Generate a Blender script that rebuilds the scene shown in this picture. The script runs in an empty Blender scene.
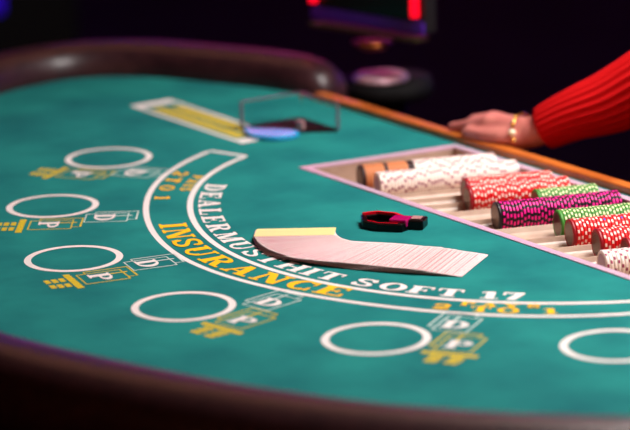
import bpy, bmesh, math, random
from mathutils import Vector, Matrix
PI = math.pi
random.seed(7)
C = bpy.context.scene.collection
ZT = 0.92                      # height of the felt above the floor

# ------------------------------------------------------------------ materials
def srgb(r, g, b):
    f = lambda c: (c / 255 / 12.92) if c / 255 <= .04045 else ((c / 255 + .055) / 1.055) ** 2.4
    return (f(r), f(g), f(b), 1)

def mat(name, col, rough=.5, metal=0., emit=None, estr=0., spec=.5, alpha=1., trans=0., coat=0., noise=None, bump=None, sheen=0., ior=1.45):
    m = bpy.data.materials.new(name); m.use_nodes = True
    nt = m.node_tree; p = nt.nodes['Principled BSDF']
    p.inputs['Base Color'].default_value = col
    p.inputs['Roughness'].default_value = rough
    p.inputs['Metallic'].default_value = metal
    p.inputs['Specular IOR Level'].default_value = spec
    p.inputs['Alpha'].default_value = alpha
    p.inputs['Transmission Weight'].default_value = trans
    p.inputs['Coat Weight'].default_value = coat
    p.inputs['Sheen Weight'].default_value = sheen
    p.inputs['IOR'].default_value = ior
    if emit:
        p.inputs['Emission Color'].default_value = emit
        p.inputs['Emission Strength'].default_value = estr
    tc = nt.nodes.new('ShaderNodeTexCoord')
    if noise:                      # (scale, other colour, contrast low, contrast high, detail)
        n = nt.nodes.new('ShaderNodeTexNoise'); n.inputs['Scale'].default_value = noise[0]; n.inputs['Detail'].default_value = noise[4]
        r = nt.nodes.new('ShaderNodeMapRange'); r.inputs[1].default_value = noise[2]; r.inputs[2].default_value = noise[3]
        x = nt.nodes.new('ShaderNodeMix'); x.data_type = 'RGBA'
        x.inputs[6].default_value = col; x.inputs[7].default_value = noise[1]
        nt.links.new(tc.outputs['Object'], n.inputs['Vector']); nt.links.new(n.outputs['Fac'], r.inputs[0])
        nt.links.new(r.outputs[0], x.inputs[0]); nt.links.new(x.outputs[2], p.inputs['Base Color'])
    if bump:                       # (scale, strength, distance)
        n = nt.nodes.new('ShaderNodeTexNoise'); n.inputs['Scale'].default_value = bump[0]; n.inputs['Detail'].default_value = 4
        bn = nt.nodes.new('ShaderNodeBump'); bn.inputs['Strength'].default_value = bump[1]; bn.inputs['Distance'].default_value = bump[2]
        nt.links.new(tc.outputs['Object'], n.inputs['Vector']); nt.links.new(n.outputs['Fac'], bn.inputs['Height'])
        nt.links.new(bn.outputs[0], p.inputs['Normal'])
    return m

M = {}
M['felt'] = mat('green_felt', srgb(32, 132, 126), .95, spec=.15, noise=(9, srgb(18, 104, 106), .35, .72, 6), bump=(900, .25, .0006), sheen=.0)
M['print_white'] = mat('white_print', srgb(236, 226, 222), .9, spec=.15)
M['print_thin'] = mat('thin_white_print', srgb(205, 222, 214), .9, spec=.15)
M['print_gold'] = mat('gold_print', srgb(250, 190, 30), .9, spec=.15)
M['print_lime'] = mat('lime_print', srgb(222, 192, 50), .9, spec=.15)
M['vinyl'] = mat('brown_vinyl', srgb(58, 30, 34), .36, spec=.5, noise=(60, srgb(40, 19, 24), .3, .7, 3), bump=(260, .15, .001))
M['black'] = mat('black_paint', srgb(9, 7, 9), .7, spec=.2)
M['body'] = mat('dark_laminate', srgb(20, 14, 16), .6)
M['wood'] = mat('orange_wood', srgb(206, 112, 44), .35, noise=(22, srgb(176, 86, 30), .35, .7, 5), coat=.3)
M['rim'] = mat('tray_rim_metal', srgb(226, 196, 218), .32, metal=.35)
M['tray'] = mat('tray_plastic', srgb(198, 172, 152), .38, noise=(40, srgb(180, 152, 134), .3, .7, 3))
M['white_chip'] = mat('white_clay', srgb(250, 236, 226), .5)
M['plum'] = mat('plum_spot', srgb(150, 30, 84), .5)
M['red'] = mat('red_clay', srgb(224, 6, 14), .42)
M['dkred'] = mat('deep_red_clay', srgb(150, 6, 24), .4)
M['spot'] = mat('cream_spot', srgb(246, 222, 206), .5)
M['blue'] = mat('blue_spot', srgb(50, 60, 170), .5)
M['blackclay'] = mat('black_clay', srgb(26, 10, 20), .4)
M['magenta'] = mat('magenta_spot', srgb(255, 16, 150), .45)
M['green'] = mat('green_clay', srgb(66, 142, 50), .45)
M['ggreen'] = mat('pale_green_spot', srgb(226, 232, 180), .5)
M['tan'] = mat('tan_clay', srgb(214, 134, 84), .5)
M['dkbrown'] = mat('brown_clay', srgb(60, 36, 36), .5)
M['mauve'] = mat('mauve_inlay', srgb(176, 150, 178), .35)

def inlay():
    m = mat('bronze_inlay', srgb(120, 92, 78), .3, metal=.75); nt = m.node_tree; p = nt.nodes['Principled BSDF']
    tc = nt.nodes.new('ShaderNodeTexCoord'); w = nt.nodes.new('ShaderNodeTexWave'); w.wave_type = 'RINGS'; w.rings_direction = 'Y'
    w.inputs['Scale'].default_value = 110; w.inputs['Distortion'].default_value = 6; w.inputs['Detail'].default_value = 3
    r = nt.nodes.new('ShaderNodeValToRGB'); r.color_ramp.elements[0].color = srgb(58, 44, 48); r.color_ramp.elements[1].color = srgb(128, 98, 78)
    nt.links.new(tc.outputs['Object'], w.inputs['Vector']); nt.links.new(w.outputs['Fac'], r.inputs[0]); nt.links.new(r.outputs[0], p.inputs['Base Color'])
    return m
M['inlay'] = inlay()

def card_back():
    m = mat('red_card_back', (1, 1, 1, 1), .35, spec=.4); nt = m.node_tree; p = nt.nodes['Principled BSDF']
    N = nt.nodes.new; L = nt.links.new
    tc = N('ShaderNodeTexCoord'); sp = N('ShaderNodeSeparateXYZ'); L(tc.outputs['Object'], sp.inputs[0])
    def mth(op, a, b=None):
        n = N('ShaderNodeMath'); n.operation = op
        for k, v in ((0, a), (1, b)):
            if v is None: continue
            if isinstance(v, (int, float)): n.inputs[k].default_value = v
            else: L(v, n.inputs[k])
        return n.outputs[0]
    # card local: x 0..W (width), y 0..L (length)
    dx = mth('ABSOLUTE', mth('SUBTRACT', sp.outputs[0], CW / 2)); dy = mth('ABSOLUTE', mth('SUBTRACT', sp.outputs[1], CL / 2))
    inside = mth('MULTIPLY', mth('LESS_THAN', dx, CW / 2 - .0022), mth('LESS_THAN', dy, CL / 2 - .0032))
    a = mth('SINE', mth('MULTIPLY', mth('ADD', sp.outputs[0], sp.outputs[1]), 1700))
    b = mth('SINE', mth('MULTIPLY', mth('SUBTRACT', sp.outputs[0], sp.outputs[1]), 1700))
    lat = mth('GREATER_THAN', mth('MULTIPLY', a, b), -.25)
    x = N('ShaderNodeMix'); x.data_type = 'RGBA'; x.inputs[6].default_value = srgb(255, 236, 232); x.inputs[7].default_value = srgb(220, 50, 74)
    L(mth('MULTIPLY', inside, lat), x.inputs[0]); L(x.outputs[2], p.inputs['Base Color'])
    return m
CW, CL = .062, .104
M['card_back'] = card_back()
M['card_edge'] = mat('shaded_card_paper', srgb(186, 148, 150), .7)  # darkened so the edges carry the shade along the fan's front
M['yellow'] = mat('pale_yellow_plastic', srgb(250, 238, 158), .35)
M['gloss_black'] = mat('glossy_black_plastic', srgb(7, 4, 6), .3, spec=.2)
M['gloss_red'] = mat('glossy_red_plastic', srgb(225, 10, 36), .2)
M['gloss_mag'] = mat('glossy_magenta_plastic', srgb(170, 10, 92), .2)
M['pale'] = mat('pale_pink_plastic', srgb(176, 132, 130), .3)
M['acrylic'] = mat('clear_acrylic', (.95, .97, .97, 1), .03, trans=1., ior=1.12, spec=.35)
M['acr_edge'] = mat('acrylic_edge', srgb(128, 108, 124), .25, alpha=.6)
M['smoke'] = mat('smoked_acrylic', srgb(36, 16, 22), .6, spec=.1)
M['bluerefl'] = mat('blue_reflection_tint', srgb(46, 166, 230), .2)  # colour of the blue light reflected in the acrylic floor
M['skin'] = mat('skin', srgb(204, 124, 112), .5, noise=(30, srgb(184, 100, 94), .35, .7, 3))
M['skin'].node_tree.nodes['Principled BSDF'].inputs['Subsurface Weight'].default_value = .08
M['skin'].node_tree.nodes['Principled BSDF'].inputs['Subsurface Radius'].default_value = (.01, .004, .002)
M['nail'] = mat('nail', srgb(226, 160, 150), .25)
M['knit'] = mat('red_knit', srgb(196, 3, 8), .85, spec=.2, bump=(500, .4, .001))
M['gold'] = mat('gold', srgb(240, 186, 96), .22, metal=1.)
M['pearl'] = mat('pearl', srgb(250, 236, 200), .15)
M['trouser'] = mat('black_cloth', srgb(10, 10, 12), .8)
M['hair'] = mat('dark_hair', srgb(24, 14, 10), .5)
M['neon_red'] = mat('red_neon', srgb(255, 10, 40), .5, emit=srgb(255, 6, 36), estr=1.6)
M['neon_violet'] = mat('violet_neon', srgb(60, 10, 255), .5, emit=srgb(54, 14, 200), estr=.32)
M['violet_film'] = mat('violet_plastic', srgb(86, 34, 170), .4)
M['screen'] = mat('dark_screen', srgb(18, 12, 16), .2)
M['brass'] = mat('aged_brass', srgb(150, 84, 40), .3, metal=.9)
M['chrome'] = mat('satin_pink_metal', srgb(225, 180, 195), .45, metal=.7)
M['brass_dark'] = mat('dark_brass', srgb(74, 62, 36), .45, metal=.6)
M['added_violet'] = mat('added_violet_neon', srgb(90, 40, 255), .5, emit=srgb(96, 50, 255), estr=24)  # glow of the added violet tubes, for the armrest's violet outline
M['added_magenta'] = mat('added_magenta_neon', srgb(255, 60, 190), .5, emit=srgb(255, 60, 180), estr=30)  # added magenta glow, mirrored along the armrest top
M['added_warm'] = mat('added_warm_tube', srgb(255, 190, 150), .5, emit=srgb(255, 170, 130), estr=11)  # added ceiling glow for a warm band on the far armrest
M['added_warm2'] = mat('added_warm_tube2', srgb(255, 190, 150), .5, emit=srgb(255, 160, 120), estr=11)  # added glow behind the camera, for the near armrest's lower highlight
M['carpet'] = mat('dark_carpet', srgb(17, 14, 19), .95, spec=.1, noise=(3, srgb(12, 9, 14), .4, .6, 5))
M['wall'] = mat('dark_wall', srgb(22, 17, 22), .9, spec=.1, noise=(1.5, srgb(14, 11, 15), .4, .6, 3))
M['lampglow'] = mat('lamp_diffuser', (1, .93, .85, 1), .5, emit=(1, .9, .8, 1), estr=4)

# ------------------------------------------------------------------ helpers
class MB:
    def __init__(s): s.v = []; s.f = []; s.mi = []; s.sm = []
    def add(s, vs, fs, mi=0, smooth=False):
        o = len(s.v); s.v += [tuple(p) for p in vs]
        for f in fs: s.f.append(tuple(i + o for i in f)); s.mi.append(mi); s.sm.append(smooth)
    def poly(s, pts, z, mi=0): s.add([(x, y, z) for x, y in pts], [tuple(range(len(pts)))], mi)
    def box(s, x0, y0, z0, x1, y1, z1, mi=0, mx=None):
        vs = [Vector((x, y, z)) for z in (z0, z1) for y in (y0, y1) for x in (x0, x1)]
        if mx: vs = [mx @ p for p in vs]
        s.add(vs, [(0, 2, 3, 1), (4, 5, 7, 6), (0, 1, 5, 4), (2, 6, 7, 3), (0, 4, 6, 2), (1, 3, 7, 5)], mi)
    def prism(s, pts, z0, z1, mi=0, top_mi=None):
        n = len(pts)
        a = sum(pts[i][0] * pts[(i + 1) % n][1] - pts[(i + 1) % n][0] * pts[i][1] for i in range(n))
        if a < 0: pts = pts[::-1]
        o = len(s.v)
        s.v += [(x, y, z0) for x, y in pts] + [(x, y, z1) for x, y in pts]
        s.f.append(tuple(o + i for i in range(n))[::-1]); s.mi.append(mi); s.sm.append(False)
        s.f.append(tuple(o + n + i for i in range(n))); s.mi.append(mi if top_mi is None else top_mi); s.sm.append(False)
        for i in range(n):
            j = (i + 1) % n; s.f.append((o + i, o + j, o + n + j, o + n + i)); s.mi.append(mi); s.sm.append(False)
    def sweep(s, path, prof, closed=False, mi=0, smooth=True, up=Vector((0, 0, 1)), cap=True, scale=None):
        # path: 3D points, prof: (across, up) points; across = to the right of travel
        path = [Vector(p) for p in path]; n = len(path); k = len(prof); rings = []
        for i, p in enumerate(path):
            a = path[i - 1] if (i > 0 or closed) else p; b = path[(i + 1) % n] if (i < n - 1 or closed) else p
            t = (b - a).normalized(); sd = t.cross(up).normalized(); u2 = sd.cross(t).normalized()
            k_ = scale(i / (n - 1)) if scale else 1
            rings.append([p + sd * (q[0] * k_ + (1 - k_) * .045) + u2 * (q[1] * k_ - (1 - k_) * .01) for q in prof])
        vs = [q for r in rings for q in r]; fs = []
        for i in range(n if closed else n - 1):
            j = (i + 1) % n
            for m in range(k): fs.append((i * k + m, i * k + (m + 1) % k, j * k + (m + 1) % k, j * k + m))
        if not closed and cap: fs += [tuple(range(k))[::-1], tuple((n - 1) * k + m for m in range(k))]
        s.add(vs, fs, mi, smooth)
    def tube(s, path, r, seg=12, closed=False, mi=0, up=Vector((0, 0, 1))):
        s.sweep(path, [(r * math.cos(2 * PI * i / seg), r * math.sin(2 * PI * i / seg)) for i in range(seg)], closed, mi, True, up)
    def lathe(s, prof, seg=32, mi=0, mx=None, smooth=True):
        vs = []; k = len(prof)
        for i in range(seg):
            a = 2 * PI * i / seg
            for r, z in prof: vs.append(Vector((r * math.cos(a), r * math.sin(a), z)))
        if mx: vs = [mx @ p for p in vs]
        fs = []
        for i in range(seg):
            j = (i + 1) % seg
            for m in range(k - 1): fs.append((i * k + m, j * k + m, j * k + m + 1, i * k + m + 1))
        s.add(vs, fs, mi, smooth)
    def mesh(s, name, mats):
        me = bpy.data.meshes.new(name); me.from_pydata(s.v, [], s.f)
        for m in (mats if isinstance(mats, (list, tuple)) else [mats]): me.materials.append(m)
        me.polygons.foreach_set('material_index', s.mi); me.polygons.foreach_set('use_smooth', s.sm)
        bm = bmesh.new(); bm.from_mesh(me); bmesh.ops.recalc_face_normals(bm, faces=bm.faces) if getattr(s, 'fix', True) else None
        bm.to_mesh(me); bm.free(); me.update(); return me
    def build(s, name, mats, parent=None, loc=None):
        o = bpy.data.objects.new(name, s.mesh(name, mats)); C.objects.link(o)
        if parent: o.parent = parent
        if loc: o.location = loc
        return o

def tag(o, label=None, cat=None, group=None, kind=None):
    if label: o['label'] = label
    if cat: o['category'] = cat
    if group: o['group'] = group
    if kind: o['kind'] = kind
    return o
def empty(name, loc, rz=0):
    o = bpy.data.objects.new(name, None); C.objects.link(o); o.location = loc; o.rotation_euler = (0, 0, rz); return o
def bevel(o, w, seg=2):
    b = o.modifiers.new('b', 'BEVEL'); b.width = w; b.segments = seg; b.limit_method = 'ANGLE'; b.angle_limit = .6; return o
def spline(P, n, closed=False):
    P = [Vector(p) for p in P]; out = []; N = len(P)
    for i in range(N if closed else N - 1):
        g = lambda j: P[j % N] if closed else P[max(0, min(N - 1, j))]
        p0, p1, p2, p3 = g(i - 1), g(i), g(i + 1), g(i + 2)
        for k in range(n):
            t = k / n
            out.append(.5 * ((2 * p1) + (p2 - p0) * t + (2 * p0 - 5 * p1 + 4 * p2 - p3) * t * t + (3 * p1 - p0 - 3 * p2 + p3) * t ** 3))
    if not closed: out.append(P[-1].copy())
    return out

# ------------------------------------------------------------------ room (structure)
def struct(name, mb, m): return tag(mb.build(name, m), kind='structure')
RX0, RX1, RY0, RY1, RH = -6.2, 4.6, -4.2, 6.2, 3.6
b = MB(); b.box(RX0, RY0, -.1, RX1, RY1, 0); struct('floor', b, M['carpet'])
b = MB(); b.box(RX0, RY0, RH, RX1, RY1, RH + .1); struct('ceiling', b, M['wall'])
b = MB(); b.box(RX0 - .1, RY0, 0, RX0, RY1, RH); struct('wall_left', b, M['wall'])
b = MB(); b.box(RX1, RY0, 0, RX1 + .1, RY1, RH); struct('wall_right', b, M['wall'])
b = MB(); b.box(RX0, RY1, 0, RX1, RY1 + .1, RH); struct('wall_back', b, M['wall'])
b = MB(); b.box(RX0, RY0 - .1, 0, RX1, RY0, RH); struct('wall_front', b, M['wall'])

# ------------------------------------------------------------------ the blackjack table
table = empty('blackjack_table', (0, 0, 0))
tag(table, 'green felt blackjack table with padded brown armrest and printed layout', 'gaming table')
half = [(0, -.970), (.2, -.958), (.37, -.914), (.57, -.835), (.725, -.743), (.862, -.618), (.99, -.455), (1.072, -.33), (1.108, -.215),
        (1.098, -.135), (1.04, -.062), (.945, -.012), (.86, .030), (.79, .050), (.725, .060)]
ctrl = [(-u, v, 0) for u, v in half[::-1]] + [(u, v, 0) for u, v in half[1:]]
rim_path = spline(ctrl, 8)                       # left dealer corner, round the players' side, to the right dealer corner
def off(path, d):
    out = []
    for i, p in enumerate(path):
        a = path[max(0, i - 1)]; c = path[min(len(path) - 1, i + 1)]; t = (c - a).normalized()
        out.append(p + Vector((t.y, -t.x, 0)) * d)
    return out
# tray frame (slot coordinates: w across the slots, v towards the dealer; sides lean by SL)
SL = .13; TV0, TV1, TW0, TW1 = -.206, .045, -.354, .402
def W(w, v): return (w + SL * (v + .204), v)
def tquad(e): return [W(TW0 + e, TV0 + e), W(TW1 - e, TV0 + e), W(TW1 - e, TV1 - e), W(TW0 + e, TV1 - e)]
DE = .053                                        # dealer edge of the felt
outline = [(p.x, p.y) for p in rim_path]
outline = [(-.725, DE)] + [p for p in outline[1:-1] if p[1] < DE - .001] + [(.725, DE)]
bm = bmesh.new(); es = []
for loop in (outline, tquad(.003)):
    vs = [bm.verts.new((x, y, ZT)) for x, y in loop]
    es += [bm.edges.new((vs[i], vs[(i + 1) % len(vs)])) for i in range(len(vs))]
bmesh.ops.triangle_fill(bm, edges=es, use_beauty=True, use_dissolve=False, normal=(0, 0, 1))
q = tquad(.003); cx = sum(p[0] for p in q) / 4; cy = sum(p[1] for p in q) / 4
for f in list(bm.faces):
    c = f.calc_center_median()
    if abs(c.y - (TV0 + TV1) / 2) < (TV1 - TV0) / 2 - .004 and TW0 + .004 < c.x - SL * (c.y + .204) < TW1 - .004: bm.faces.remove(f)
for f in bm.faces:
    if f.normal.z < 0: f.normal_flip()
me = bpy.data.meshes.new('felt'); bm.to_mesh(me); bm.free(); me.materials.append(M['felt'])
felt = bpy.data.objects.new('felt', me); C.objects.link(felt); felt.parent = table

# table body under the felt, with the apron and pedestal
bd = MB(); bd.prism([(p.x, p.y) for p in off(rim_path, -.004)], ZT - .12, ZT - .055)
bd.build('table_body', M['body'], table)
bd = MB(); bd.prism([(p.x * .5, p.y * .5 - .2) for p in rim_path[::4]], .04, ZT - .12)
bd.prism([(p.x * .6, p.y * .6 - .17) for p in rim_path[::4]], 0, .04)
bd.build('pedestal', M['black'], table)
# armrest: rounded padded profile, (across, up)  right of travel = outside
prof = [(-.004, -.05), (-.003, .008), (.001, .026), (.010, .039), (.024, .047), (.042, .050), (.062, .048), (.082, .039), (.097, .024), (.105, .004), (.104, -.018), (.094, -.036), (.076, -.047), (.05, -.053), (.02, -.055)]
ar = MB(); ar.sweep([p + Vector((0, 0, ZT)) for p in rim_path], prof, scale=lambda x: min(1, math.sqrt(max(.02, 1 - (1 - min(x, 1 - x) / .045) ** 2))) if min(x, 1 - x) < .045 else 1)
arm = ar.build('armrest', M['vinyl'], table)
# wooden strip on the dealer's edge
wd = MB(); wd.box(-.712, DE, ZT - .03, .712, DE + .020, ZT + .011); bevel(wd.build('wooden_edge', M['wood'], table), .003)
wd = MB(); wd.box(-.712, DE + .0, ZT - .055, .712, DE + .018, ZT - .03); wd.build('apron', M['black'], table)

# ---- printed layout
ZP = ZT + .0004
UC, VC = .004, -.058
ang = lambda d: math.radians(d)
def interp(tab, x):
    if x <= tab[0][0]: return tab[0][1]
    for (a, p), (c, q) in zip(tab, tab[1:]):
        if x <= c:
            t = (x - a) / (c - a); t = t * t * (3 - 2 * t) if False else t
            return p + (q - p) * t
    return tab[-1][1]
def polar(u, v): return math.degrees(math.atan2(v - VC, u - UC)), math.hypot(u - UC, v - VC)
RO = [(-0.5304, -0.2338), (-0.5234, -0.253), (-0.4957, -0.3026), (-0.4487, -0.3629), (-0.3989, -0.417), (-0.3159, -0.476), (-0.2722, -0.5021), (-0.2212, -0.5272), (-0.1578, -0.5506), (-0.0927, -0.5681), (-0.0298, -0.5793), (0.0211, -0.5813), (0.0621, -0.5777), (0.0948, -0.5688), (0.1422, -0.5602), (0.1956, -0.5407), (0.2499, -0.5213), (0.2849, -0.5031), (0.3115, -0.4863), (0.3295, -0.4748), (0.3605, -0.4562), (0.3906, -0.4336), (0.4144, -0.4083), (0.4313, -0.3889), (0.4655, -0.3445), (0.4986, -0.295)]
RI = [(-0.4555, -0.2382), (-0.4498, -0.2583), (-0.4118, -0.3108), (-0.3739, -0.3529), (-0.3294, -0.3937), (-0.2777, -0.4307), (-0.2291, -0.459), (-0.1671, -0.4857), (-0.111, -0.5015), (-0.0569, -0.5108), (-0.0045, -0.5175), (0.035, -0.5186), (0.0723, -0.5187), (0.1056, -0.5159), (0.1342, -0.5105), (0.159, -0.5027), (0.1807, -0.4942), (0.2315, -0.4667), (0.2637, -0.4532), (0.2814, -0.441), (0.3155, -0.4241), (0.3501, -0.4005), (0.3728, -0.3774), (0.39, -0.3577), (0.4186, -0.3215), (0.4583, -0.2626)]
def smooth_fit(L):
    # least squares for r(a) = c0 + c1 cos(2a') + c2 cos(4a') + c3 sin(a'), a' measured from straight down
    rows = []
    for u, v in L:
        a, r = polar(u, v); a = math.radians(a + 90)
        rows.append(([1, math.cos(2 * a), math.cos(4 * a), math.sin(a), math.sin(2 * a), math.sin(3 * a), math.cos(6 * a)], r))
    n = 7; A = [[sum(r[0][i] * r[0][j] for r in rows) for j in range(n)] + [sum(r[0][i] * r[1] for r in rows)] for i in range(n)]
    for i in range(n):
        p = max(range(i, n), key=lambda k: abs(A[k][i])); A[i], A[p] = A[p], A[i]
        for k in range(n):
            if k != i:
                m = A[k][i] / A[i][i]; A[k] = [x - m * y for x, y in zip(A[k], A[i])]
    c = [A[i][n] / A[i][i] for i in range(n)]
    def f(deg):
        a = math.radians(deg + 90); return c[0] + c[1] * math.cos(2 * a) + c[2] * math.cos(4 * a) + c[3] * math.sin(a) + c[4] * math.sin(2 * a) + c[5] * math.sin(3 * a) + c[6] * math.cos(6 * a)
    return f
fo, fi = smooth_fit(RO), smooth_fit(RI)
def onarc(f, deg, dr=0):
    r = f(deg) + dr; return (UC + r * math.cos(ang(deg)), VC + r * math.sin(ang(deg)))
A0, A1 = -160.2, -19.5
rb = MB(); HW = .0040
def strip(mb, pts, w, z, mi=0, closed=False):
    pts = [Vector((p[0], p[1], 0)) for p in pts]; n = len(pts); vs = []
    for i, p in enumerate(pts):
        a = pts[i - 1] if (i or closed) else p; c = pts[(i + 1) % n] if (i < n - 1 or closed) else p
        t = (c - a).normalized(); nn = Vector((-t.y, t.x, 0)); vs += [p + nn * w / 2, p - nn * w / 2]
    vs = [(v.x, v.y, z) for v in vs]
    mb.add(vs, [(2 * i, 2 * i + 1, (2 * i + 3) % (2 * n), (2 * i + 2) % (2 * n)) for i in range(n if closed else n - 1)], mi)
angs = [A0 + (A1 - A0) * i / 140 for i in range(141)]
loop = [onarc(fo, a) for a in angs] + [onarc(fi, a) for a in angs[::-1]]
strip(rb, loop, HW * 2, ZP, closed=True)
tag(rb.build('insurance_border', M['print_white'], felt), 'white printed double arc')

# glyphs: polygons in a box of height 1
def g_rect(x0, y0, x1, y1): return [(x0, y0), (x1, y0), (x1, y1), (x0, y1)]
def g_ring(cx, cy, rx, ry, a0, a1, tx, ty, n=14):
    out = []
    for i in range(n):
        a, c = math.radians(a0 + (a1 - a0) * i / n), math.radians(a0 + (a1 - a0) * (i + 1) / n)
        P = lambda q, k: (cx + (rx - k * tx) * math.cos(q), cy + (ry - k * ty) * math.sin(q))
        out.append([P(a, 0), P(c, 0), P(c, 1), P(a, 1)])
    return out
def g_line(x0, y0, x1, y1, w): return [(x0 - w / 2, y0), (x0 + w / 2, y0), (x1 + w / 2, y1), (x1 - w / 2, y1)]
def g_stroke(pts, w):
    P = [Vector((p[0], p[1])) for p in spline([(a, c, 0) for a, c in pts], 6)]; out = []; n = len(P)
    for i in range(n - 1):
        def nn(j):
            t = (P[min(n - 1, j + 1)] - P[max(0, j - 1)]).normalized(); k = abs(t.y); ww = (w * (.62 + .38 * k)) / 2
            return Vector((-t.y, t.x)) * ww
        a, c = P[i], P[i + 1]; out.append([tuple(a + nn(i)), tuple(c + nn(i + 1)), tuple(c - nn(i + 1)), tuple(a - nn(i))])
    return out
S, T, H = .30, .10, .105        # stem, thin stroke, slab height
def stem(x, top=True, bot=True, e=.10):
    o = [g_rect(x, 0, x + S, 1)]
    if bot: o.append(g_rect(x - e, 0, x + S + e, H))
    if top: o.append(g_rect(x - e, 1 - H, x + S + e, 1))
    return o
G = {}
G['I'] = (.50, stem(.115))
G['N'] = (1.12, [g_rect(.12, 0, .25, 1), g_rect(.0, 0, .37, H), g_rect(.0, 1 - H, .35, 1), g_line(.25, 1, .87, 0, S), g_rect(.86, 0, .99, 1), g_rect(.74, 1 - H, 1.12, 1)])
G['S'] = (.86, g_stroke([(.74, .70), (.68, .88), (.44, .95), (.20, .88), (.15, .70), (.30, .57), (.52, .47), (.70, .32), (.66, .13), (.44, .05), (.18, .12), (.10, .30)], .21) + [g_rect(.70, .62, .79, .98), g_rect(.06, .02, .15, .38)])
G['U'] = (1.08, [g_rect(.12, .34, .12 + S, 1), g_rect(.0, 1 - H, .5, 1), g_rect(.82, .34, .94, 1), g_rect(.70, 1 - H, 1.08, 1)] + g_ring(.53, .36, .41, .37, 180, 360, .2, .13))
G['R'] = (1.08, stem(.1, e=.1) + g_ring(.52, .74, .42, .26, -90, 90, .26, .11) + [g_rect(.37, .48, .54, .58), g_rect(.37, .89, .54, 1), g_line(.56, .52, .84, 0, S), g_rect(.70, 0, 1.08, H)])
G['A'] = (1.12, [g_line(.16, 0, .50, 1, .12), g_line(.84, 0, .53, 1, S), g_rect(.25, .27, .80, .37), g_rect(.0, 0, .36, H), g_rect(.62, 0, 1.12, H)])
G['C'] = (1.0, g_ring(.52, .5, .47, .52, 48, 312, .26, .12, 24) + [g_rect(.80, .62, .90, .98), g_rect(.80, .02, .90, .36)])
G['E'] = (.94, stem(.1, e=.1) + [g_rect(.3, 1 - H, .88, 1), g_rect(.3, 0, .92, H), g_rect(.3, .46, .66, .56), g_rect(.78, .70, .88, 1), g_rect(.82, 0, .92, .30), g_rect(.58, .37, .66, .65)])
G['F'] = (.90, stem(.1, e=.1) + [g_rect(.3, 1 - H, .86, 1), g_rect(.3, .44, .66, .54), g_rect(.77, .68, .86, 1), g_rect(.58, .35, .66, .63)])
G['D'] = (1.06, stem(.1, e=.1) + g_ring(.42, .5, .58, .5, -90, 90, .28, .11) + [g_rect(.30, 0, .46, .11), g_rect(.30, .89, .46, 1)])
G['L'] = (.92, stem(.1, e=.1) + [g_rect(.3, 0, .88, H), g_rect(.78, 0, .88, .36)])
G['M'] = (1.34, [g_rect(.12, 0, .24, 1), g_rect(.0, 0, .36, H), g_rect(.0, 1 - H, .36, 1), g_line(.26, 1, .62, 0, .26), g_line(.98, 1, .66, 0, .12), g_rect(.94, 0, .94 + S, 1), g_rect(.84, 0, 1.34, H), g_rect(.92, 1 - H, 1.34, 1)])
G['T'] = (1.0, [g_rect(.365, 0, .365 + S, 1), g_rect(.24, 0, .76, H), g_rect(.04, 1 - H, .96, 1), g_rect(.04, .66, .13, 1), g_rect(.87, .66, .96, 1)])
G['H'] = (1.16, stem(.1) + stem(.79) + [g_rect(.3, .45, .85, .56)])
G['O'] = (1.06, g_ring(.53, .5, .50, .52, 0, 360, .26, .12, 28))
G['P'] = (1.0, stem(.1, e=.1) + g_ring(.52, .72, .44, .28, -90, 90, .26, .11) + [g_rect(.37, .44, .54, .55), g_rect(.37, .89, .54, 1)])
G['Y'] = (1.1, [g_rect(.42, 0, .42 + S, .45), g_rect(.30, 0, .81, H), g_line(.55, .40, .20, 1, S), g_line(.58, .40, .90, 1, .12), g_rect(.0, 1 - H, .46, 1), g_rect(.72, 1 - H, 1.1, 1)])
G['1'] = (.62, [g_rect(.2, 0, .2 + S, 1), g_rect(.04, 0, .64, H), [(.2, 1), (.2, .84), (.02, .74), (.02, .84)]])
G['2'] = (.86, g_stroke([(.14, .68), (.20, .88), (.44, .95), (.68, .86), (.70, .66), (.52, .42), (.30, .24), (.14, .08)], .22) + [g_rect(.08, 0, .80, .16), g_rect(.72, 0, .80, .34)])
G['7'] = (.86, [g_rect(.06, .85, .80, 1), g_line(.34, 0, .66, .88, S), g_rect(.06, .62, .15, 1)])

def arc_text(mb, items, f, base, cap, wid, z=ZP + .0002, mi=0):
    """items (char, angle of its centre); base = radial distance from the arc f, letters stand towards the dealer"""
    for ch, a in items:
        w, polys = G[ch]; r0 = f(a) + base
        for ip, poly in enumerate(polys):
            pts = []
            # densify so the glyph follows the arc
            for gx, gy in poly:
                aa = a + math.degrees((gx - w / 2) * cap * wid / r0)
                r = f(aa) + base - gy * cap
                pts.append((UC + r * math.cos(ang(aa)), VC + r * math.sin(ang(aa))))
            mb.poly(pts, z + ip * .000006, mi)
    mb.fix = False
def flip_up(me):
    bm = bmesh.new(); bm.from_mesh(me)
    for f in bm.faces:
        f.normal_update()
        if f.normal.z < 0: f.normal_flip()
    bm.to_mesh(me); bm.free()
def word(letters, f, base, cap, wid, m, txt):
    t = MB(); arc_text(t, letters, f, base, cap, wid)
    o = t.build('lettering', M[m], felt); flip_up(o.data); tag(o, txt)
for letters, txt in (([('D', -138.3), ('E', -133.0), ('A', -127.3), ('L', -121.6), ('E', -116.3), ('R', -110.3)], 'DEALER'), ([('M', -103.4), ('U', -97.2), ('S', -91.8), ('T', -86.9)], 'MUST'),
             ([('H', -80.7), ('I', -76.2), ('T', -71.9)], 'HIT'), ([('S', -64.9), ('O', -59.7), ('F', -54.9), ('T', -50.2)], 'SOFT'), ([('1', -44.0), ('7', -40.3)], '17')):
    word(letters, fi, -.0112, .030, 1.22, 'print_white', 'white word ' + txt)
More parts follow.
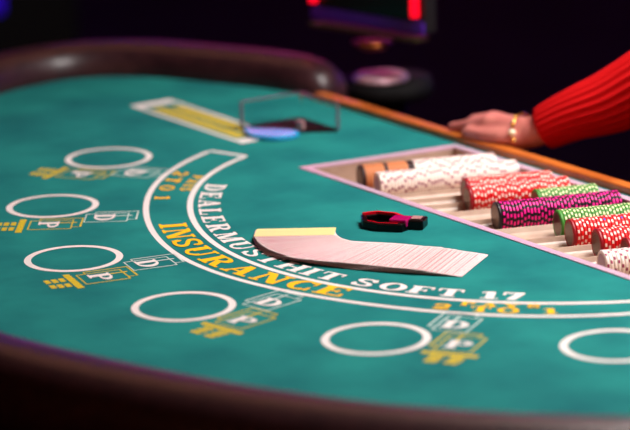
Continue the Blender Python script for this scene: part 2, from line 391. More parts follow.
word([('I', -114.0), ('N', -108.9), ('S', -103.2), ('U', -97.7), ('R', -91.4), ('A', -84.9), ('N', -78.4), ('C', -72.4), ('E', -66.9)], fo, -.0118, .0365, 1.24, 'print_gold', 'gold word INSURANCE')
for l2, l1 in (([('2', -146.0), ('T', -142.0), ('O', -137.2), ('1', -131.2)], [('P', -144.6), ('A', -141.9), ('Y', -139.2), ('S', -136.6)]),
               ([('2', -49.6), ('T', -44.3), ('O', -40.6), ('1', -35.2)], [('P', -46.3), ('A', -43.3), ('Y', -40.3), ('S', -37.3)])):
    word(l2, fo, -.0095, .0215, 1.25, 'print_gold', 'gold line 2 TO 1')
    word(l1, fi, .0205, .0150, 1.25, 'print_gold', 'gold word PAYS')

# seats: betting circle, P box, D box, lines of small type
SP = .39595; RB = .69974; D2 = .1263 / 2
for k in range(6):
    th = -PI / 2 + (k - 2.5) * SP
    er = Vector((math.cos(th), math.sin(th), 0)); et = Vector((-math.sin(th), math.cos(th), 0))
    if k in (0, 5): pass
    P = lambda r, tt: ((RB + r) * er + tt * et)[:2]
    c = MB(); strip(c, [(RB * er.x + (D2 - .0045) * math.cos(a), RB * er.y + (D2 - .0045) * math.sin(a)) for a in [2 * PI * i / 72 for i in range(72)]], .009, ZP, closed=True)
    flip_up(c.build('betting_circle', M['print_white'], felt).data)
    for nm, m, r0, r1, t0, t1, ch in (('pair_box', 'print_lime', -.036, .021, .078, .122, 'P'), ('dealer_box', 'print_thin', -.108, -.051, .049, .091, 'D')):
        c = MB()
        strip(c, [P(r0, t0), P(r0, t1), P(r1, t1), P(r1, t0)], .0026, ZP, closed=True)
        dr, dt = -.012, -.009
        strip(c, [P(r1 + dr, t0), P(r1 + dr, t0 + dt), P(r0 + dr, t0 + dt), P(r0 + dr, t1 + dt), P(r0, t1 + dt)], .0026, ZP)
        strip(c, [P(r0 + dr + .006, t0 + dt + .022), P(r0 + .018, t0 + dt + .022)], .003, ZP)
        o = c.build(nm, M[m], felt); flip_up(o.data)
        w, polys = G[ch]; c = MB(); cap = .028; rc = (r0 + r1) / 2 + .003; tc = (t0 + t1) / 2
        for ip, poly in enumerate(polys): c.poly([P(rc + cap / 2 - gy * cap, tc + (gx - w / 2) * cap * 1.15) for gx, gy in poly], ZP + .0002 + ip * .000006)
        o = c.build('letter', M['print_white'], felt); flip_up(o.data); tag(o, 'white letter ' + ch)
    c = MB()
    for r, t0, t1, n, th_ in ((.032, .068, .136, 8, .009), (.043, .082, .124, 5, .007), (.0525, .082, .124, 5, .007), (.062, .082, .122, 5, .007)):
        st = (t1 - t0) / n
        for i in range(n):
            if n == 5 and i == 2: continue
            c.poly([P(r - th_ / 2, t0 + i * st + .0006), P(r + th_ / 2, t0 + i * st + .0006), P(r + th_ / 2, t0 + (i + 1) * st - .0004), P(r - th_ / 2, t0 + (i + 1) * st - .0004)], ZP)
    o = c.build('payout_lines', M['print_lime'], felt); flip_up(o.data)
# far printed sign panel at the left of the dealer
c = MB()
X0, X1, Y0, Y1 = -.862, -.536, -.186, -.120
c.fix = False
strip(c, [(X0, Y0), (X1, Y0)], .007, ZP); strip(c, [(X0, Y1), (X1, Y1)], .007, ZP)
strip(c, [(X0 + .010, Y0 - .0035), (X0 + .010, Y1 + .0035)], .026, ZP + .0001); strip(c, [(X1 - .010, Y0 - .0035), (X1 - .010, Y1 + .0035)], .026, ZP + .0001)
o = c.build('printed_panel', M['print_white'], felt); flip_up(o.data)
c = MB()
for row, (ya, yb) in enumerate(((-.176, -.155), (-.149, -.128))):
    x = X0 + .040 + .012 * row
    while x < X1 - .045:
        w = random.uniform(.011, .017); c.poly([(x, ya), (x + w, ya), (x + w, yb), (x, yb)], ZP); x += w + .0042
o = c.build('small_lettering', M['print_lime'], felt); flip_up(o.data)

# ------------------------------------------------------------------ chip tray
CR = .0195; ZC = -.010; RDG = -.0185
SLT = .34
slots = [-.297, -.244, -.204, -.164, -.122, -.064, -.016, .057, .110, .171, .2275, .276, .332]
def WT(w, v): return (w + SLT * (v + .204), v)
tray = empty('chip_tray', (0, 0, ZT)); tag(tray, 'pinkish metal rimmed chip tray with long grooves let into the felt', 'chip tray')
edges_ = [slots[0] - .026] + [(p + q_) / 2 for p, q_ in zip(slots, slots[1:])] + [slots[-1] + .026]
V0, V1 = TV0 + .0115, TV1 - .009
prof_w = [(edges_[0] - .20, -.034), (edges_[0] - .001, -.034), (edges_[0] - .001, RDG)]
for c, l_, r_ in zip(slots, edges_, edges_[1:]):
    for k in range(17):
        x = -1 + 2 * k / 16; w = c + (x * (c - l_ - .0012) if x < 0 else x * (r_ - c - .0012))
        prof_w.append((w, RDG - (CR - ZC + RDG + .0002) * math.sqrt(max(0, 1 - x * x)) ** .85))
prof_w += [(edges_[-1] + .2, RDG)]
bm = bmesh.new(); n = len(prof_w)
va = [bm.verts.new((*WT(w, V0), z)) for w, z in prof_w]; vb = [bm.verts.new((*WT(w, V1), z)) for w, z in prof_w]
for i in range(n - 1): bm.faces.new((va[i], va[i + 1], vb[i + 1], vb[i]))
for w, sg_ in ((TW0 + .012, -1), (TW1 - .012, 1)):
    g_ = bm.verts[:] + bm.edges[:] + bm.faces[:]
    bmesh.ops.bisect_plane(bm, geom=g_, plane_co=(*W(w, 0), 0), plane_no=Vector((sg_, -sg_ * SL, 0)).normalized(), clear_outer=True)
me = bpy.data.meshes.new('grooves'); bm.to_mesh(me); bm.free(); me.materials.append(M['tray'])
gr = bpy.data.objects.new('grooves', me); C.objects.link(gr); gr.parent = tray
tr = MB(); ws = [TW0 + .012, TW1 - .012]
# front step and end walls
tr.add([(*W(ws[0], V0), -.0300), (*W(ws[-1], V0), -.0300), (*W(ws[-1], V1), -.0300), (*W(ws[0], V1), -.0300)], [(0, 1, 2, 3)], 0)
for w, s_ in ((TW0 + .012, 1), (TW1 - .012, -1)):
    tr.add([(*W(w, TV0 + .010), -.036), (*W(w, TV1 - .008), -.036), (*W(w, TV1 - .008), .001), (*W(w, TV0 + .010), .001)], [(0, 1, 2, 3)], 0)
tr.add([(*W(ws[0], V1), -.036), (*W(ws[-1], V1), -.036), (*W(ws[-1], V1), .001), (*W(ws[0], V1), .001)], [(0, 1, 2, 3)], 0)
tr.add([(*W(ws[0], TV0 + .010), -.036), (*W(ws[-1], TV0 + .010), -.036), (*W(ws[-1], TV0 + .010), .001), (*W(ws[0], TV0 + .010), .001)], [(0, 1, 2, 3)], 0)
tr.build('tray_walls', M['tray'], tray)
fq, iq = tquad(0), tquad(.0125)
rm = MB()
vs = [(x, y, z) for z in (-.002, .0016) for L in (fq, iq) for x, y in L]
fs = []
for i in range(4):
    j = (i + 1) % 4; fs += [(8 + i, 8 + j, 12 + j, 12 + i), (i, 4 + i, 4 + j, j), (i, j, 8 + j, 8 + i), (4 + i, 12 + i, 12 + j, 4 + j)]
rm.add(vs, fs); bevel(rm.build('rim', M['rim'], tray), .0008)

# ---- chips (local axis = Y, face at y = 0 towards the players)
CT = .0047
def chip_mesh(name, base, spot, n_spots, frac, face, ring, extra=None, split=False):
    mb = MB(); seg = 56; R = CR; bv = .0009; IR = .77
    pr = [(R * IR, 0), (R - bv, 0), (R, bv), (R, CT - bv), (R - bv, CT), (0, CT)]
    for i in range(seg):
        a, c = 2 * PI * i / seg, 2 * PI * (i + 1) / seg
        ph = (i / seg * n_spots) % 1; k = 1 if ph < frac else 0
        if k and extra and int(i / seg * n_spots) == 0: k = 4
        for m in range(len(pr) - 1):
            (r0, y0), (r1, y1) = pr[m], pr[m + 1]
            vs = [(r0 * math.cos(a), y0, r0 * math.sin(a)), (r0 * math.cos(c), y0, r0 * math.sin(c)), (r1 * math.cos(c), y1, r1 * math.sin(c)), (r1 * math.cos(a), y1, r1 * math.sin(a))]
            mi = 3 if m == 0 else (k if m == 2 else 0)
            if split and k == 1 and m == 2:
                ym = (y0 + y1) / 2
                mid0 = (r0 * math.cos(a), ym, r0 * math.sin(a)); mid1 = (r0 * math.cos(c), ym, r0 * math.sin(c))
                mb.add([vs[0], vs[1], mid1, mid0], [(0, 1, 2, 3)], 1 if i % 2 else 0, True); mb.add([mid0, mid1, vs[2], vs[3]], [(0, 1, 2, 3)], 0 if i % 2 else 1, True); continue
            mb.add(vs, [(0, 1, 2, 3)], mi, m in (2,))
        mb.add([(0, -.0001, 0), (R * IR * math.cos(a), 0, R * IR * math.sin(a)), (R * IR * math.cos(c), 0, R * IR * math.sin(c))], [(0, 1, 2)], 2, False)
    me = mb.mesh(name, [M[base], M[spot], M[face], M[ring], M[extra] if extra else M[spot]])
    bm = bmesh.new(); bm.from_mesh(me); bmesh.ops.remove_doubles(bm, verts=bm.verts, dist=1e-6); bmesh.ops.recalc_face_normals(bm, faces=bm.faces); bm.to_mesh(me); bm.free()
    return me
KM = {
 'white': chip_mesh('casino_chip', 'white_chip', 'plum', 8, .2, 'mauve', 'white_chip'),
 'red': chip_mesh('casino_chip', 'red', 'spot', 12, .42, 'inlay', 'dkred'),
 'redblue': chip_mesh('casino_chip', 'red', 'spot', 12, .42, 'inlay', 'dkred', extra='blue'),
 'magenta': chip_mesh('casino_chip', 'blackclay', 'magenta', 12, .55, 'inlay', 'blackclay'),
 'green': chip_mesh('casino_chip', 'green', 'ggreen', 14, .5, 'inlay', 'green'),
 'tan': chip_mesh('casino_chip', 'tan', 'tan', 6, .4, 'inlay', 'dkbrown'),
 'brown': chip_mesh('casino_chip', 'dkbrown', 'dkbrown', 6, .5, 'inlay', 'dkbrown'),
 'red0': chip_mesh('casino_chip', 'dkred', 'dkred', 14, .5, 'inlay', 'dkred'),
 'magenta0': chip_mesh('casino_chip', 'blackclay', 'blackclay', 14, .5, 'inlay', 'blackclay'),
 'green0': chip_mesh('casino_chip', 'green', 'green', 14, .5, 'inlay', 'green'),
}
DESC = {'white': 'white and plum chip', 'red': 'red and cream chip', 'magenta': 'black and magenta chip', 'green': 'green and cream chip', 'tan': 'tan orange chip', 'brown': 'dark brown chip'}
tdir = Vector((SLT, 1, 0)).normalized(); trot = -math.atan(SLT)
def chip_row(slot_w, v0, runs, where, zc=ZC, vmax=TV1 - .0095):
    """runs: list of (kind, count); chips stand side by side along the groove from the players' end"""
    v0 -= .011; x, y = WT(slot_w, v0); p = Vector((x, y, ZT + zc)); first = True; s_ = 0
    prev = None
    for kind, cnt in runs:
        for i in range(cnt):
            if (p + tdir * (s_ + CT)).y > vmax: return
            mk = kind + '0' if first and kind + '0' in KM else 'redblue' if kind == 'red' and random.random() < .07 else kind
            o = bpy.data.objects.new('casino_chip', KM[mk]); C.objects.link(o)
            # rest on the two flanks of the groove with a hair of play
            o.location = p + tdir * s_ + Vector((0, 0, random.uniform(-.0001, .0003)))
            o.rotation_euler = (0, random.uniform(0, 2 * PI), trot)
            o.rotation_mode = 'YXZ'
            if first: tag(o, 'front ' + DESC[kind] + ' showing its face, ' + where, 'casino chip')
            else: tag(o, DESC[kind] + ' in the row ' + where, 'casino chip')
            o['group'] = 'chips in the row ' + where
            if first: o['group'] = 'front chips of the tray rows'
            first = False; s_ += CT + .00012
rows = [
 (0, -.141, [('brown', 1), ('tan', 6), ('brown', 1), ('tan', 6), ('brown', 2), ('white', 60)], 'along the far rim'),
 (1, -.146, [('white', 70)], 'second from the far rim'),
 (3, -.073, [('red', 60)], 'behind the other far red row'),
 (4, -.094, [('red', 60)], 'of red before the empty groove'),
 (5, -.036, [('green', 60)], 'behind the magenta row'),
 (6, -.118, [('magenta', 70)], 'of magenta and black'),
 (7, -.080, [('green', 60)], 'of green in front of magenta'),
 (8, -.097, [('red', 60)], 'of red beside the near green row'),
 (9, -.100, [('red', 60)], 'middle one of the near reds'),
 (10, -.098, [('red', 60)], 'of red beside the near whites'),
]
for k, v0, runs, where in rows: chip_row(slots[k], v0, runs, where)
chip_row(slots[11], -.158, [('white', 11)], 'of whites nearest the tray corner')

# ------------------------------------------------------------------ fan of cards
Ocp = [(.248, -.355), (.2175, -.381), (.1865, -.4046), (.1515, -.4256), (.118, -.448), (.0725, -.478), (.0446, -.4835), (.0104, -.4845), (-.022, -.479), (-.056, -.466)]
Acp = [125, 125, 124, 121, 113, 99, 88, 76, 66, 54.5]
op = spline([(a, c, d) for (a, c), d in zip(Ocp, Acp)], 12)
cum = [0]
for a, c in zip(op, op[1:]): cum.append(cum[-1] + math.hypot(c.x - a.x, c.y - a.y))
def along(s_):
    for i in range(len(op) - 1):
        if s_ <= cum[i + 1] + 1e-9:
            t_ = (s_ - cum[i]) / max(1e-9, cum[i + 1] - cum[i]); return op[i].lerp(op[i + 1], t_)
    return op[-1]
def rr_outline(w, l, r, n=4):
    out = []
    for cx_, cy_, a0 in ((w - r, r, -90), (w - r, l - r, 0), (r, l - r, 90), (r, r, 180)):
        for i in range(n + 1):
            a = math.radians(a0 + 90 * i / n); out.append((cx_ + r * math.cos(a), cy_ + r * math.sin(a)))
    return out
TH = .00030
cm = MB(); cm.prism(rr_outline(CW, CL, .0032), 0, TH, 1, 0); card_me = cm.mesh('playing_card', [M['card_back'], M['card_edge']])
cm = MB(); cm.prism(rr_outline(CW, CL, .0032), 0, TH * 2, 0, 0); cut_me = cm.mesh('cut_card', [M['yellow']])
NC = 104; step = cum[-1] / (NC - 1)
for i in range(NC):
    q_ = along(i * step); a = math.radians(q_.z)
    dy = Vector((math.cos(a), math.sin(a), 0)); dx = Vector((dy.y, -dy.x, 0))      # card y = outer->inner, x = towards its exposed right edge
    zr = .00038 * min(i, 18) + .0002; ti = zr / CW
    dxt = Vector((dx.x, dx.y, ti)).normalized(); nz = dxt.cross(dy).normalized()
    last = i == NC - 1
    o = bpy.data.objects.new('cut_card' if last else 'playing_card', cut_me if last else card_me); C.objects.link(o)
    o_right = Vector((q_.x, q_.y, ZT + .0006 + zr)) + Vector((random.uniform(-.0008, .0008), random.uniform(-.0008, .0008), 0)) * (0 if last else 1)
    org = o_right - dxt * CW
    mx = Matrix.Identity(4)
    for r_ in range(3): mx[r_][0] = dxt[r_]; mx[r_][1] = dy[r_]; mx[r_][2] = nz[r_]; mx[r_][3] = org[r_]
    o.matrix_world = mx
    if last: tag(o, 'plain pale yellow card lying on top at the left end of the card fan', 'card')
    elif i == 0: tag(o, 'red backed playing card at the far right end of the fan, lowest of all', 'playing card', 'playing cards in the fan')
    else: tag(o, 'face down red backed playing card within the fanned spread', 'playing card', 'playing cards in the fan')

# ------------------------------------------------------------------ black and red holder
hold = empty('marker_holder', (0, 0, ZT)); tag(hold, 'small glossy black and red six sided holder with magenta block beside the card fan', 'holder')
ho = [(-.0405, -.309), (-.050, -.292), (-.036, -.268), (.000, -.262), (.036, -.270), (.034, -.292), (.004, -.312)]
ho = [(-.050, -.304), (-.045, -.283), (-.020, -.268), (.020, -.270), (.028, -.292), (.003, -.314), (-.022, -.320)]
hc = (sum(p[0] for p in ho) / len(ho), sum(p[1] for p in ho) / len(ho))
sc = lambda k: [(hc[0] + (p[0] - hc[0]) * k, hc[1] + (p[1] - hc[1]) * k) for p in ho]
def ring_mesh(mb, a, c, z0, z1):
    n = len(a); vs = [(x, y, z) for z in (z0, z1) for L in (a, c) for x, y in L]; fs = []
    for i in range(n):
        j = (i + 1) % n; fs += [(2 * n + i, 2 * n + j, 3 * n + j, 3 * n + i), (i, n + i, n + j, j), (i, j, 2 * n + j, 2 * n + i), (n + i, 3 * n + i, 3 * n + j, n + j)]
    mb.add(vs, fs)
h = MB(); ring_mesh(h, sc(1), sc(.74), 0, .0105); h.prism(sc(.8), 0, .0025); bevel(h.build('holder_body', M['gloss_black'], hold), .0012)
h = MB(); rl = sc(.90); h.sweep([(rl[i][0], rl[i][1], .0120) for i in (0, 1, 2, 3)], [(-.0022, -.0016), (.0022, -.0016), (.0022, .0016), (-.0022, .0016)], smooth=False)
rl = sc(.76); h.sweep([(rl[i][0], rl[i][1], .0095) for i in (4, 5, 6)], [(-.001, -.0012), (.001, -.0012), (.001, .0012), (-.001, .0012)], smooth=False); h.build('red_rim', M['gloss_red'], hold)
h = MB(); mx = Matrix.Translation((.009, -.281, 0)) @ Matrix.Rotation(ang(36), 4, 'Z'); h.box(-.0125, -.012, .004, .0125, .012, .0150, mx=mx); bevel(h.build('magenta_block', M['gloss_mag'], hold), .0025, 3)
h = MB(); mx = Matrix.Translation((.020, -.262, 0)) @ Matrix.Rotation(ang(40), 4, 'Z'); h.box(-.011, -.013, .0, .011, .013, .0130, mx=mx); bk = bevel(h.build('end_block', M['gloss_black'], hold), .002)
h = MB(); h.box(-.007, -.008, .0131, .006, .007, .0142, mx=mx); h.build('pale_cap', M['pale'], bk)

# ------------------------------------------------------------------ acrylic discard tray
ds = empty('discard_tray', (0, 0, ZT)); tag(ds, 'clear acrylic discard tray standing at the end of the printed panel', 'discard tray')
Lq, Bq, Rq, Fq = Vector((-.608, -.143, 0)), Vector((-.606, -.039, 0)), Vector((-.503, -.040, 0)), Vector((-.510, -.146, 0))
HB = .042
def wall(mb, a, c, z0, z1, t_):
    d = (c - a).normalized(); nn = Vector((-d.y, d.x, 0)) * t_ / 2
    mb.add([a - nn + Vector((0, 0, z0)), c - nn + Vector((0, 0, z0)), c + nn + Vector((0, 0, z0)), a + nn + Vector((0, 0, z0)),
            a - nn + Vector((0, 0, z1)), c - nn + Vector((0, 0, z1)), c + nn + Vector((0, 0, z1)), a + nn + Vector((0, 0, z1))],
           [(3, 2, 1, 0), (4, 5, 6, 7), (0, 1, 5, 4), (1, 2, 6, 5), (2, 3, 7, 6), (3, 0, 4, 7)])
h = MB(); wall(h, Lq, Bq, .004, HB, .003); h.build('acrylic_wall', M['acrylic'], ds)
h = MB(); wall(h, Bq + Vector((.002, 0, 0)), Rq, .004, HB, .003); h.build('acrylic_wall', M['acrylic'], ds)
h = MB()
for a, c in ((Lq, Bq), (Bq, Rq)): wall(h, a, c, HB, HB + .002, .0035)
for a in (Lq, Rq): h.box(a.x - .002, a.y - .002, .004, a.x + .002, a.y + .002, HB)
h.build('edge_strip', M['acr_edge'], ds)
# floor of the tray: dark, with a scooped front
fl = [tuple(Lq[:2]), tuple(Bq[:2]), tuple(Rq[:2])]
ctr = Vector((-.553, -.098, 0))
scoop = spline([Rq, Vector((-.528, -.078, 0)), Vector((-.545, -.098, 0)), Lq], 5)
h = MB(); h.prism(fl + [tuple(p[:2]) for p in scoop[1:-1]], 0, .005); h.build('tray_floor', M['smoke'], ds)
h = MB(); mx = Matrix.Translation((-.5335, -.086, 0)) @ Matrix.Rotation(ang(30), 4, 'Z'); h.box(-.005, -.004, .005, .005, .004, .019, mx=mx); bevel(h.build('corner_post', M['pale'], ds), .001)
# blue light reflected at the front of the tray, built as a scoop shaped solid
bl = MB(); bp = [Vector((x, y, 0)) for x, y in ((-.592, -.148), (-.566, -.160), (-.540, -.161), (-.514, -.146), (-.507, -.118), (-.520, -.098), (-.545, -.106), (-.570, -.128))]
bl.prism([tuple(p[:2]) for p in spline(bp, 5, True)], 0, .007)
o = bl.build('blue_reflection', M['bluerefl'], None, (0, 0, ZT + .0006)); bevel(o, .002, 3); tag(o, 'bright blue reflection at the front of the clear discard tray, shaped as a rounded solid', 'reflection')


# ------------------------------------------------------------------ neighbouring stand with a small lit sign
st = empty('side_stand', (-.775, .235, 0)); tag(st, 'black round side stand behind the dealer edge carrying the lit sign', 'side table')
h = MB(); h.lathe([(0, ZT - .03), (.070, ZT - .03), (.074, ZT - .02), (.070, ZT - .001), (0, ZT - .001)], 48); h.build('stand_top', M['black'], st)
h = MB(); h.lathe([(0, 0), (.18, 0), (.18, .02), (.04, .05), (.03, ZT - .03), (0, ZT - .03)], 32); h.build('stand_column', M['black'], st)
sg = empty('lit_sign', (-.765, .215, ZT)); tag(sg, 'dark sign with glowing red side tubes on a short brass post', 'sign')
h = MB(); h.lathe([(0, 0), (.044, 0), (.045, .004), (.040, .009), (.016, .012), (0, .012)], 40); h.build('sign_base', M['chrome'], sg)
h = MB(); h.tube([(-.012, -.019, .006), (-.012, -.019, .09)], .0065, 14); h.build('sign_post', M['brass'], sg)
yaw = math.atan2(.365, .931)
mx = Matrix.Translation((-.010, -.012, .076)) @ Matrix.Rotation(ang(13), 4, 'Z')
h = MB(); h.box(-.125, -.004, .012, .125, .022, .26, mx=mx); fr_ = bevel(h.build('sign_frame', M['body'], sg), .003)
h = MB(); h.box(-.100, -.006, .034, .100, -.0042, .25, mx=mx); h.build('sign_screen', M['screen'], fr_)
h = MB(); h.box(-.122, -.008, .013, .122, -.0042, .030, mx=mx); h.build('violet_strip', M['violet_film'], fr_)
for sx in (-1, 1):
    h = MB(); h.tube([mx @ Vector((sx * .110, -.013, .040)), mx @ Vector((sx * .110, -.013, .25))], .0070, 14, up=Vector((1, 0, 0))); h.build('red_tube', M['neon_red'], fr_)
h = MB(); h.box(-.118, -.020, .000, .118, .012, .006, mx=mx); bevel(h.build('sign_ledge', M['brass_dark'], sg), .002)
h = MB(); h.lathe([(0, -.012), (.022, -.010), (.034, .0), (0, .002)], 24, mx=Matrix.Translation((.004, -.016, .064))); h.build('post_collar', M['brass'], sg)

# dark cabinet far behind with a violet light strip
cb = empty('gaming_cabinet', (-3.45, .62, 0), ang(-10)); tag(cb, 'dark floor cabinet in the far left background with a violet light strip', 'cabinet')
h = MB(); h.box(-.35, -.35, 0, .35, .35, 1.5); bevel(h.build('cabinet_body', M['black'], cb), .02)
h = MB(); h.tube([(.36, -.34, .650), (.36, .15, .655)], .026, 16); h.build('violet_tube', M['neon_violet'], cb)

# ------------------------------------------------------------------ the dealer
def capsules(chains, name, m, parent=None, voxel=.0036, smooth=6):
    mb = MB(); mb.fix = True
    for chain in chains:
        for (p, r), (q_, r2) in zip(chain, chain[1:]):
            p, q_ = Vector(p), Vector(q_); d = (q_ - p); L_ = d.length
            rot = d.to_track_quat('Z', 'Y').to_matrix().to_4x4(); mx_ = Matrix.Translation(p) @ rot
            pr = [(max(1e-5, r * math.cos(a)), r * math.sin(a)) for a in [-PI / 2 + PI / 2 * i / 5 for i in range(6)]]
            pr += [(max(1e-5, r2 * math.cos(a)), L_ + r2 * math.sin(a)) for a in [PI / 2 * i / 5 for i in range(6)]]
            mb.lathe(pr, 18, mx=mx_)
    o = mb.build(name, m, parent)
    r_ = o.modifiers.new('r', 'REMESH'); r_.mode = 'VOXEL'; r_.voxel_size = voxel; r_.use_smooth_shade = True
    s_ = o.modifiers.new('s', 'SMOOTH'); s_.factor = .5; s_.iterations = smooth
    return o
Z = lambda u, v, z: (u, v, ZT + z - .003)
wrist = Z(-.218, .106, .030)
person = empty('person', (.27, .50, 0)); tag(person, 'person in a red ribbed knit sweater and gold bracelet, hand resting on the table edge', 'person')
mi_ = Matrix.Translation((-.27, -.50, 0))
def rel(ch): return [(tuple(Vector(p) - Vector((.27, .50, 0))), r) for p, r in ch]
hand = [
 [(wrist, .0225), (Z(-.245, .100, .028), .022), (Z(-.275, .092, .031), .017), (Z(-.295, .083, .035), .0125)],
 [(wrist, .0215), (Z(-.272, .103, .031), .017), (Z(-.303, .098, .037), .0125)],
 [(wrist, .021), (Z(-.268, .112, .029), .016), (Z(-.303, .112, .032), .0115)],
 [(wrist, .020), (Z(-.262, .119, .026), .015), (Z(-.296, .124, .026), .0105)],
 [(Z(-.295, .083, .036), .0105), (Z(-.329, .077, .028), .0088), (Z(-.346, .072, .0225), .0080), (Z(-.361, .067, .0200), .0074)],
 [(Z(-.303, .098, .038), .0105), (Z(-.343, .094, .029), .0088), (Z(-.360, .088, .015), .0080), (Z(-.366, .083, .000), .0074)],
 [(Z(-.303, .112, .033), .0100), (Z(-.340, .110, .020), .0085), (Z(-.352, .102, .004), .0078), (Z(-.352, .092, -.008), .0070)],
 [(Z(-.296, .124, .026), .0090), (Z(-.324, .122, .010), .0076), (Z(-.332, .112, -.006), .0070), (Z(-.331, .100, -.014), .0063)],
 [(Z(-.228, .093, .022), .017), (Z(-.252, .076, .022), .0145), (Z(-.282, .066, .0205), .0105), (Z(-.305, .0635, .0205), .0090), (Z(-.320, .062, .0195), .0078)],
]
elbow = Z(-.040, .270, .158); shoulder = Z(.09, .44, .40)
arm_ch = [(wrist, .0225), (Z(-.185, .135, .052), .027), (Z(-.13, .185, .09), .034), (elbow, .036), (shoulder, .046)]
o2 = (.47, .58, 1.33)
body_ch = [
 arm_ch, [(shoulder, .05), ((.27, .50, 1.36), .06), (o2, .05)],
 [(o2, .046), ((.56, .50, 1.06), .036), ((.44, .32, 1.00), .026), ((.40, .27, .99), .024), ((.37, .22, .985), .016)],
 [((.20, .48, 1.24), .10), ((.20, .49, .98), .10), ((.20, .50, .88), .12)], [((.34, .52, 1.24), .10), ((.33, .52, .98), .10), ((.34, .53, .88), .12)],
 [((.27, .50, 1.36), .052), ((.27, .49, 1.46), .046)], [((.27, .485, 1.50), .070), ((.27, .50, 1.57), .082)], [((.27, .462, 1.47), .045), ((.27, .47, 1.53), .07)],
 [((.265, .405, 1.505), .008), ((.267, .42, 1.535), .008)],
 [((.19, .50, .88), .095), ((.18, .50, .50), .060), ((.18, .50, .10), .040), ((.17, .40, .045), .035)],
 [((.35, .53, .88), .095), ((.36, .53, .50), .060), ((.36, .53, .10), .040), ((.36, .43, .045), .035)],
]
for j in range(4): body_ch.append([((.37, .22, .985), .012), ((.355 + .016 * j - .01, .17, .985 - .002 * j), .0085), ((.35 + .017 * j - .01, .145, .972), .0075), ((.35 + .017 * j - .01, .14, .955), .0068)])
body_ch.append([((.38, .235, .985), .014), ((.34, .20, .98), .009), ((.325, .18, .972), .0078)])
body = capsules([rel(c) for c in hand + body_ch], 'body', M['skin'], person)
# ribbed sleeve and sweater
sw = MB()
axis = spline([Z(-.207, .118, .037), Z(-.170, .146, .060), Z(-.12, .195, .088), elbow, Z(.03, .36, .28), shoulder, (.20, .48, 1.35)], 6)
rad = [.0305, .036, .046, .058, .062, .066, .07]
n = len(axis); vs = []; K = 132
for i, p in enumerate(axis):
    a = axis[max(0, i - 1)]; c = axis[min(n - 1, i + 1)]; t_ = (c - a).normalized(); sd = t_.cross(Vector((0, 0, 1))).normalized(); u2 = sd.cross(t_)
    x = i / (n - 1) * (len(rad) - 1); k0 = min(int(x), len(rad) - 2); R_ = rad[k0] + (rad[k0 + 1] - rad[k0]) * (x - k0)
    for k in range(K):
        al = 2 * PI * k / K; rr = R_ * (1 + .045 * math.cos(22 * al)); vs.append(p + sd * rr * math.cos(al) + u2 * rr * math.sin(al))
fs = [(i * K + k, i * K + (k + 1) % K, (i + 1) * K + (k + 1) % K, (i + 1) * K + k) for i in range(n - 1) for k in range(K)]
# inner lip of the cuff
lip = [vs[k] * .0 + axis[0] + (vs[k] - axis[0]) * .86 for k in range(K)]; lip2 = [q_ + (axis[1] - axis[0]) * 1.2 for q_ in lip]
vs2 = vs + lip + lip2; o0 = n * K
fs += [(k, o0 + k, o0 + (k + 1) % K, (k + 1) % K) for k in range(K)] + [(o0 + k, o0 + K + k, o0 + K + (k + 1) % K, o0 + (k + 1) % K) for k in range(K)]
off_ = Vector((.27, .50, 0)); sw.add([Vector(q_) - off_ for q_ in vs2], fs, 0, True); sw.build('sweater_sleeve', M['knit'], person)
capsules([rel(c) for c in ([((.20, .48, 1.25), .125), ((.20, .49, .98), .125), ((.20, .50, .92), .135)], [((.34, .52, 1.25), .125), ((.34, .52, .98), .125), ((.34, .53, .92), .135)],
    [(shoulder, .066), ((.27, .50, 1.34), .078), (o2, .066), ((.56, .50, 1.06), .055), ((.45, .335, 1.005), .042)])], 'sweater', M['knit'], person, .008, 4)
capsules([rel(c) for c in ([((.19, .50, .86), .125), ((.18, .50, .50), .08), ((.18, .50, .10), .07)], [((.35, .53, .86), .125), ((.36, .53, .50), .08), ((.36, .53, .10), .07)])], 'trousers', M['trouser'], person, .01, 4)
capsules([rel(c) for c in ([((.27, .525, 1.55), .088), ((.27, .53, 1.60), .086)], [((.27, .56, 1.54), .07), ((.27, .57, 1.38), .055)], [((.27, .47, 1.625), .045), ((.27, .53, 1.65), .05)])], 'hair', M['hair'], person, .006, 4)
capsules([rel(c) for c in ([((.18, .51, .055), .052), ((.17, .38, .042), .042)], [((.36, .54, .055), .052), ((.36, .41, .042), .042)])], 'shoes', M['gloss_black'], person, .006, 3)
h = MB()
for sx in (-1, 1): h.lathe([(1e-4, -.010), (.008, -.006), (.010, 0), (.008, .006), (1e-4, .010)], 16, mx=Matrix.Translation((sx * .028, -.080 + .0, 1.555)))
h.build('eyes', M['trouser'], person)
# bracelet round the wrist
bt = empty('bracelet', (-.235, .102, ZT + .027)); tag(bt, 'thin gold bracelet with a bright bead worn on the wrist below the red cuff', 'bracelet')
ax_ = (Vector(Z(-.207, .118, .037)) - Vector(Z(-.262, .098, .029))).normalized(); sd = ax_.cross(Vector((0, 0, 1))).normalized(); u2 = sd.cross(ax_)
pts = [sd * .0275 * math.cos(a) + u2 * .0262 * math.sin(a) for a in [2 * PI * i / 40 for i in range(40)]]
h = MB(); h.tube(pts, .0017, 8, closed=True, up=ax_); h.build('chain', M['gold'], bt)
for k_, (da, r_) in enumerate(((0, .0056), (26, .0036), (-26, .0034), (50, .003))):
    a_ = ang(8 + da); p = sd * .0283 * math.cos(a_) + u2 * .0270 * math.sin(a_)
    h = MB(); h.lathe([(1e-5, -r_), (r_ * .7, -r_ * .7), (r_, 0), (r_ * .7, r_ * .7), (1e-5, r_)], 16, mx=Matrix.Translation(p)); h.build('bead', M['pearl'] if k_ == 0 else M['gold'], bt)

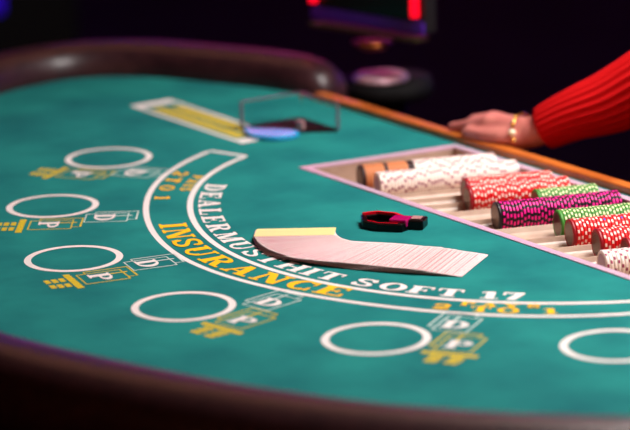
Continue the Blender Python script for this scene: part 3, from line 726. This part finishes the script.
# ------------------------------------------------------------------ lamps
def lamp(name, label, loc, sx, sy, power, col, rz=0, tilt=0):
    e = empty(name, loc, rz); e.rotation_euler = (tilt, 0, rz); tag(e, label, 'lamp')
    h = MB(); h.box(-sx / 2 - .03, -sy / 2 - .03, .01, sx / 2 + .03, sy / 2 + .03, .09); bevel(h.build('lamp_housing', M['black'], e), .01)
    h = MB(); h.box(-sx / 2, -sy / 2, .0, sx / 2, sy / 2, .0105); h.build('diffuser', M['lampglow'], e)
    h = MB(); zc_ = RH - loc[2]
    for q_ in (-.4, .4): h.tube([(q_ * sx, 0, .09), (q_ * sx, 0, zc_)], .006, 8, up=Vector((1, 0, 0)))
    h.build('hanging_rods', M['black'], e)
    l = bpy.data.lights.new(name + '_light', 'AREA'); l.shape = 'RECTANGLE'; l.size = sx; l.size_y = sy; l.energy = power; l.color = col
    lo = bpy.data.objects.new(name + '_light', l); C.objects.link(lo); lo.parent = e; lo.location = (0, 0, -.012)
    return e
lamp('pendant_lamp', 'long black pendant lamp above the dealer side of the table', (.33, .36, 2.32), 1.0, .34, 43, (1, .94, .92))
lamp('pendant_lamp', 'unseen fill lamp added off the right end of the table, shorter black pendant', (1.6, .9, 2.75), .9, .4, 22, (1, .93, .93))  # added fill light, built as a second pendant out of view
def neon(label, a, c, r, m):  # unseen tubes, added for their reflections in the armrest
    h = MB(); h.tube([a, c], r, 12); tag(h.build('added_tube', m), label, 'added tube')
neon('unseen violet neon tube added high on the left wall for armrest reflections, nearer the cabinet', (RX0 + .028, -1.2, 2.3), (RX0 + .028, 2.75, 2.3), .03, M['added_violet'])
neon('unseen magenta neon tube added high on the left wall for armrest reflections, towards the back corner', (RX0 + .028, 2.9, 2.3), (RX0 + .028, 5.4, 2.3), .03, M['added_magenta'])
neon('long unseen violet neon tube added on the back wall for armrest reflections', (-5.5, RY1 - .028, 2.5), (1.5, RY1 - .028, 2.5), .03, M['added_violet'])

neon('long unseen warm tube added under the ceiling for the far armrest highlight', (-3.1, -.7, RH - .058), (-1.3, 2.1, RH - .058), .06, M['added_warm'])
neon('unseen warm tube added high on the right wall for the near armrest highlight', (RX1 - .048, -4.1, 2.6), (RX1 - .048, -.5, 2.6), .05, M['added_warm2'])
neon('unseen warm tube added high on the front wall for the near armrest highlight', (.6, RY0 + .048, 2.6), (4.4, RY0 + .048, 2.6), .05, M['added_warm2'])

# ------------------------------------------------------------------ world, camera
w = bpy.data.worlds.new('w'); bpy.context.scene.world = w; w.use_nodes = True
w.node_tree.nodes['Background'].inputs[0].default_value = (.006, .004, .008, 1); w.node_tree.nodes['Background'].inputs[1].default_value = 1
cam = bpy.data.cameras.new('camera'); co = bpy.data.objects.new('camera', cam); C.objects.link(co); bpy.context.scene.camera = co
f_px = 3006.02; cam.sensor_width = 36; cam.sensor_fit = 'HORIZONTAL'; cam.lens = f_px * 36 / 630
Rv = Vector((0.5454569590548476, 0.8375104495483443, -0.0324492329026197)); Uv = Vector((-0.19665987658048145, 0.16552437874012743, 0.9663987649961296)); Fv = Vector((-0.8147402032316732, 0.5207474694513888, -0.2549911259200737))
mc = Matrix.Identity(4)
cl = (3.138549442474032, -2.4131285295620573, ZT + 1.02)
for r_ in range(3): mc[r_][0] = Rv[r_]; mc[r_][1] = Uv[r_]; mc[r_][2] = -Fv[r_]; mc[r_][3] = cl[r_]
co.matrix_world = mc; cam.clip_start = .05
cam.dof.use_dof = True; cam.dof.focus_distance = 3.85; APER = .058; cam.dof.aperture_fstop = cam.lens / 1000 / APER
sc_ = bpy.context.scene
sc_.view_settings.view_transform = 'Standard'; sc_.view_settings.look = 'None'; sc_.view_settings.gamma = 1; sc_.view_settings.exposure = 0
sc_.view_settings.use_curve_mapping = False
sc_.cycles.use_denoising = True
sc_.cycles.max_bounces = 8; sc_.cycles.transparent_max_bounces = 12
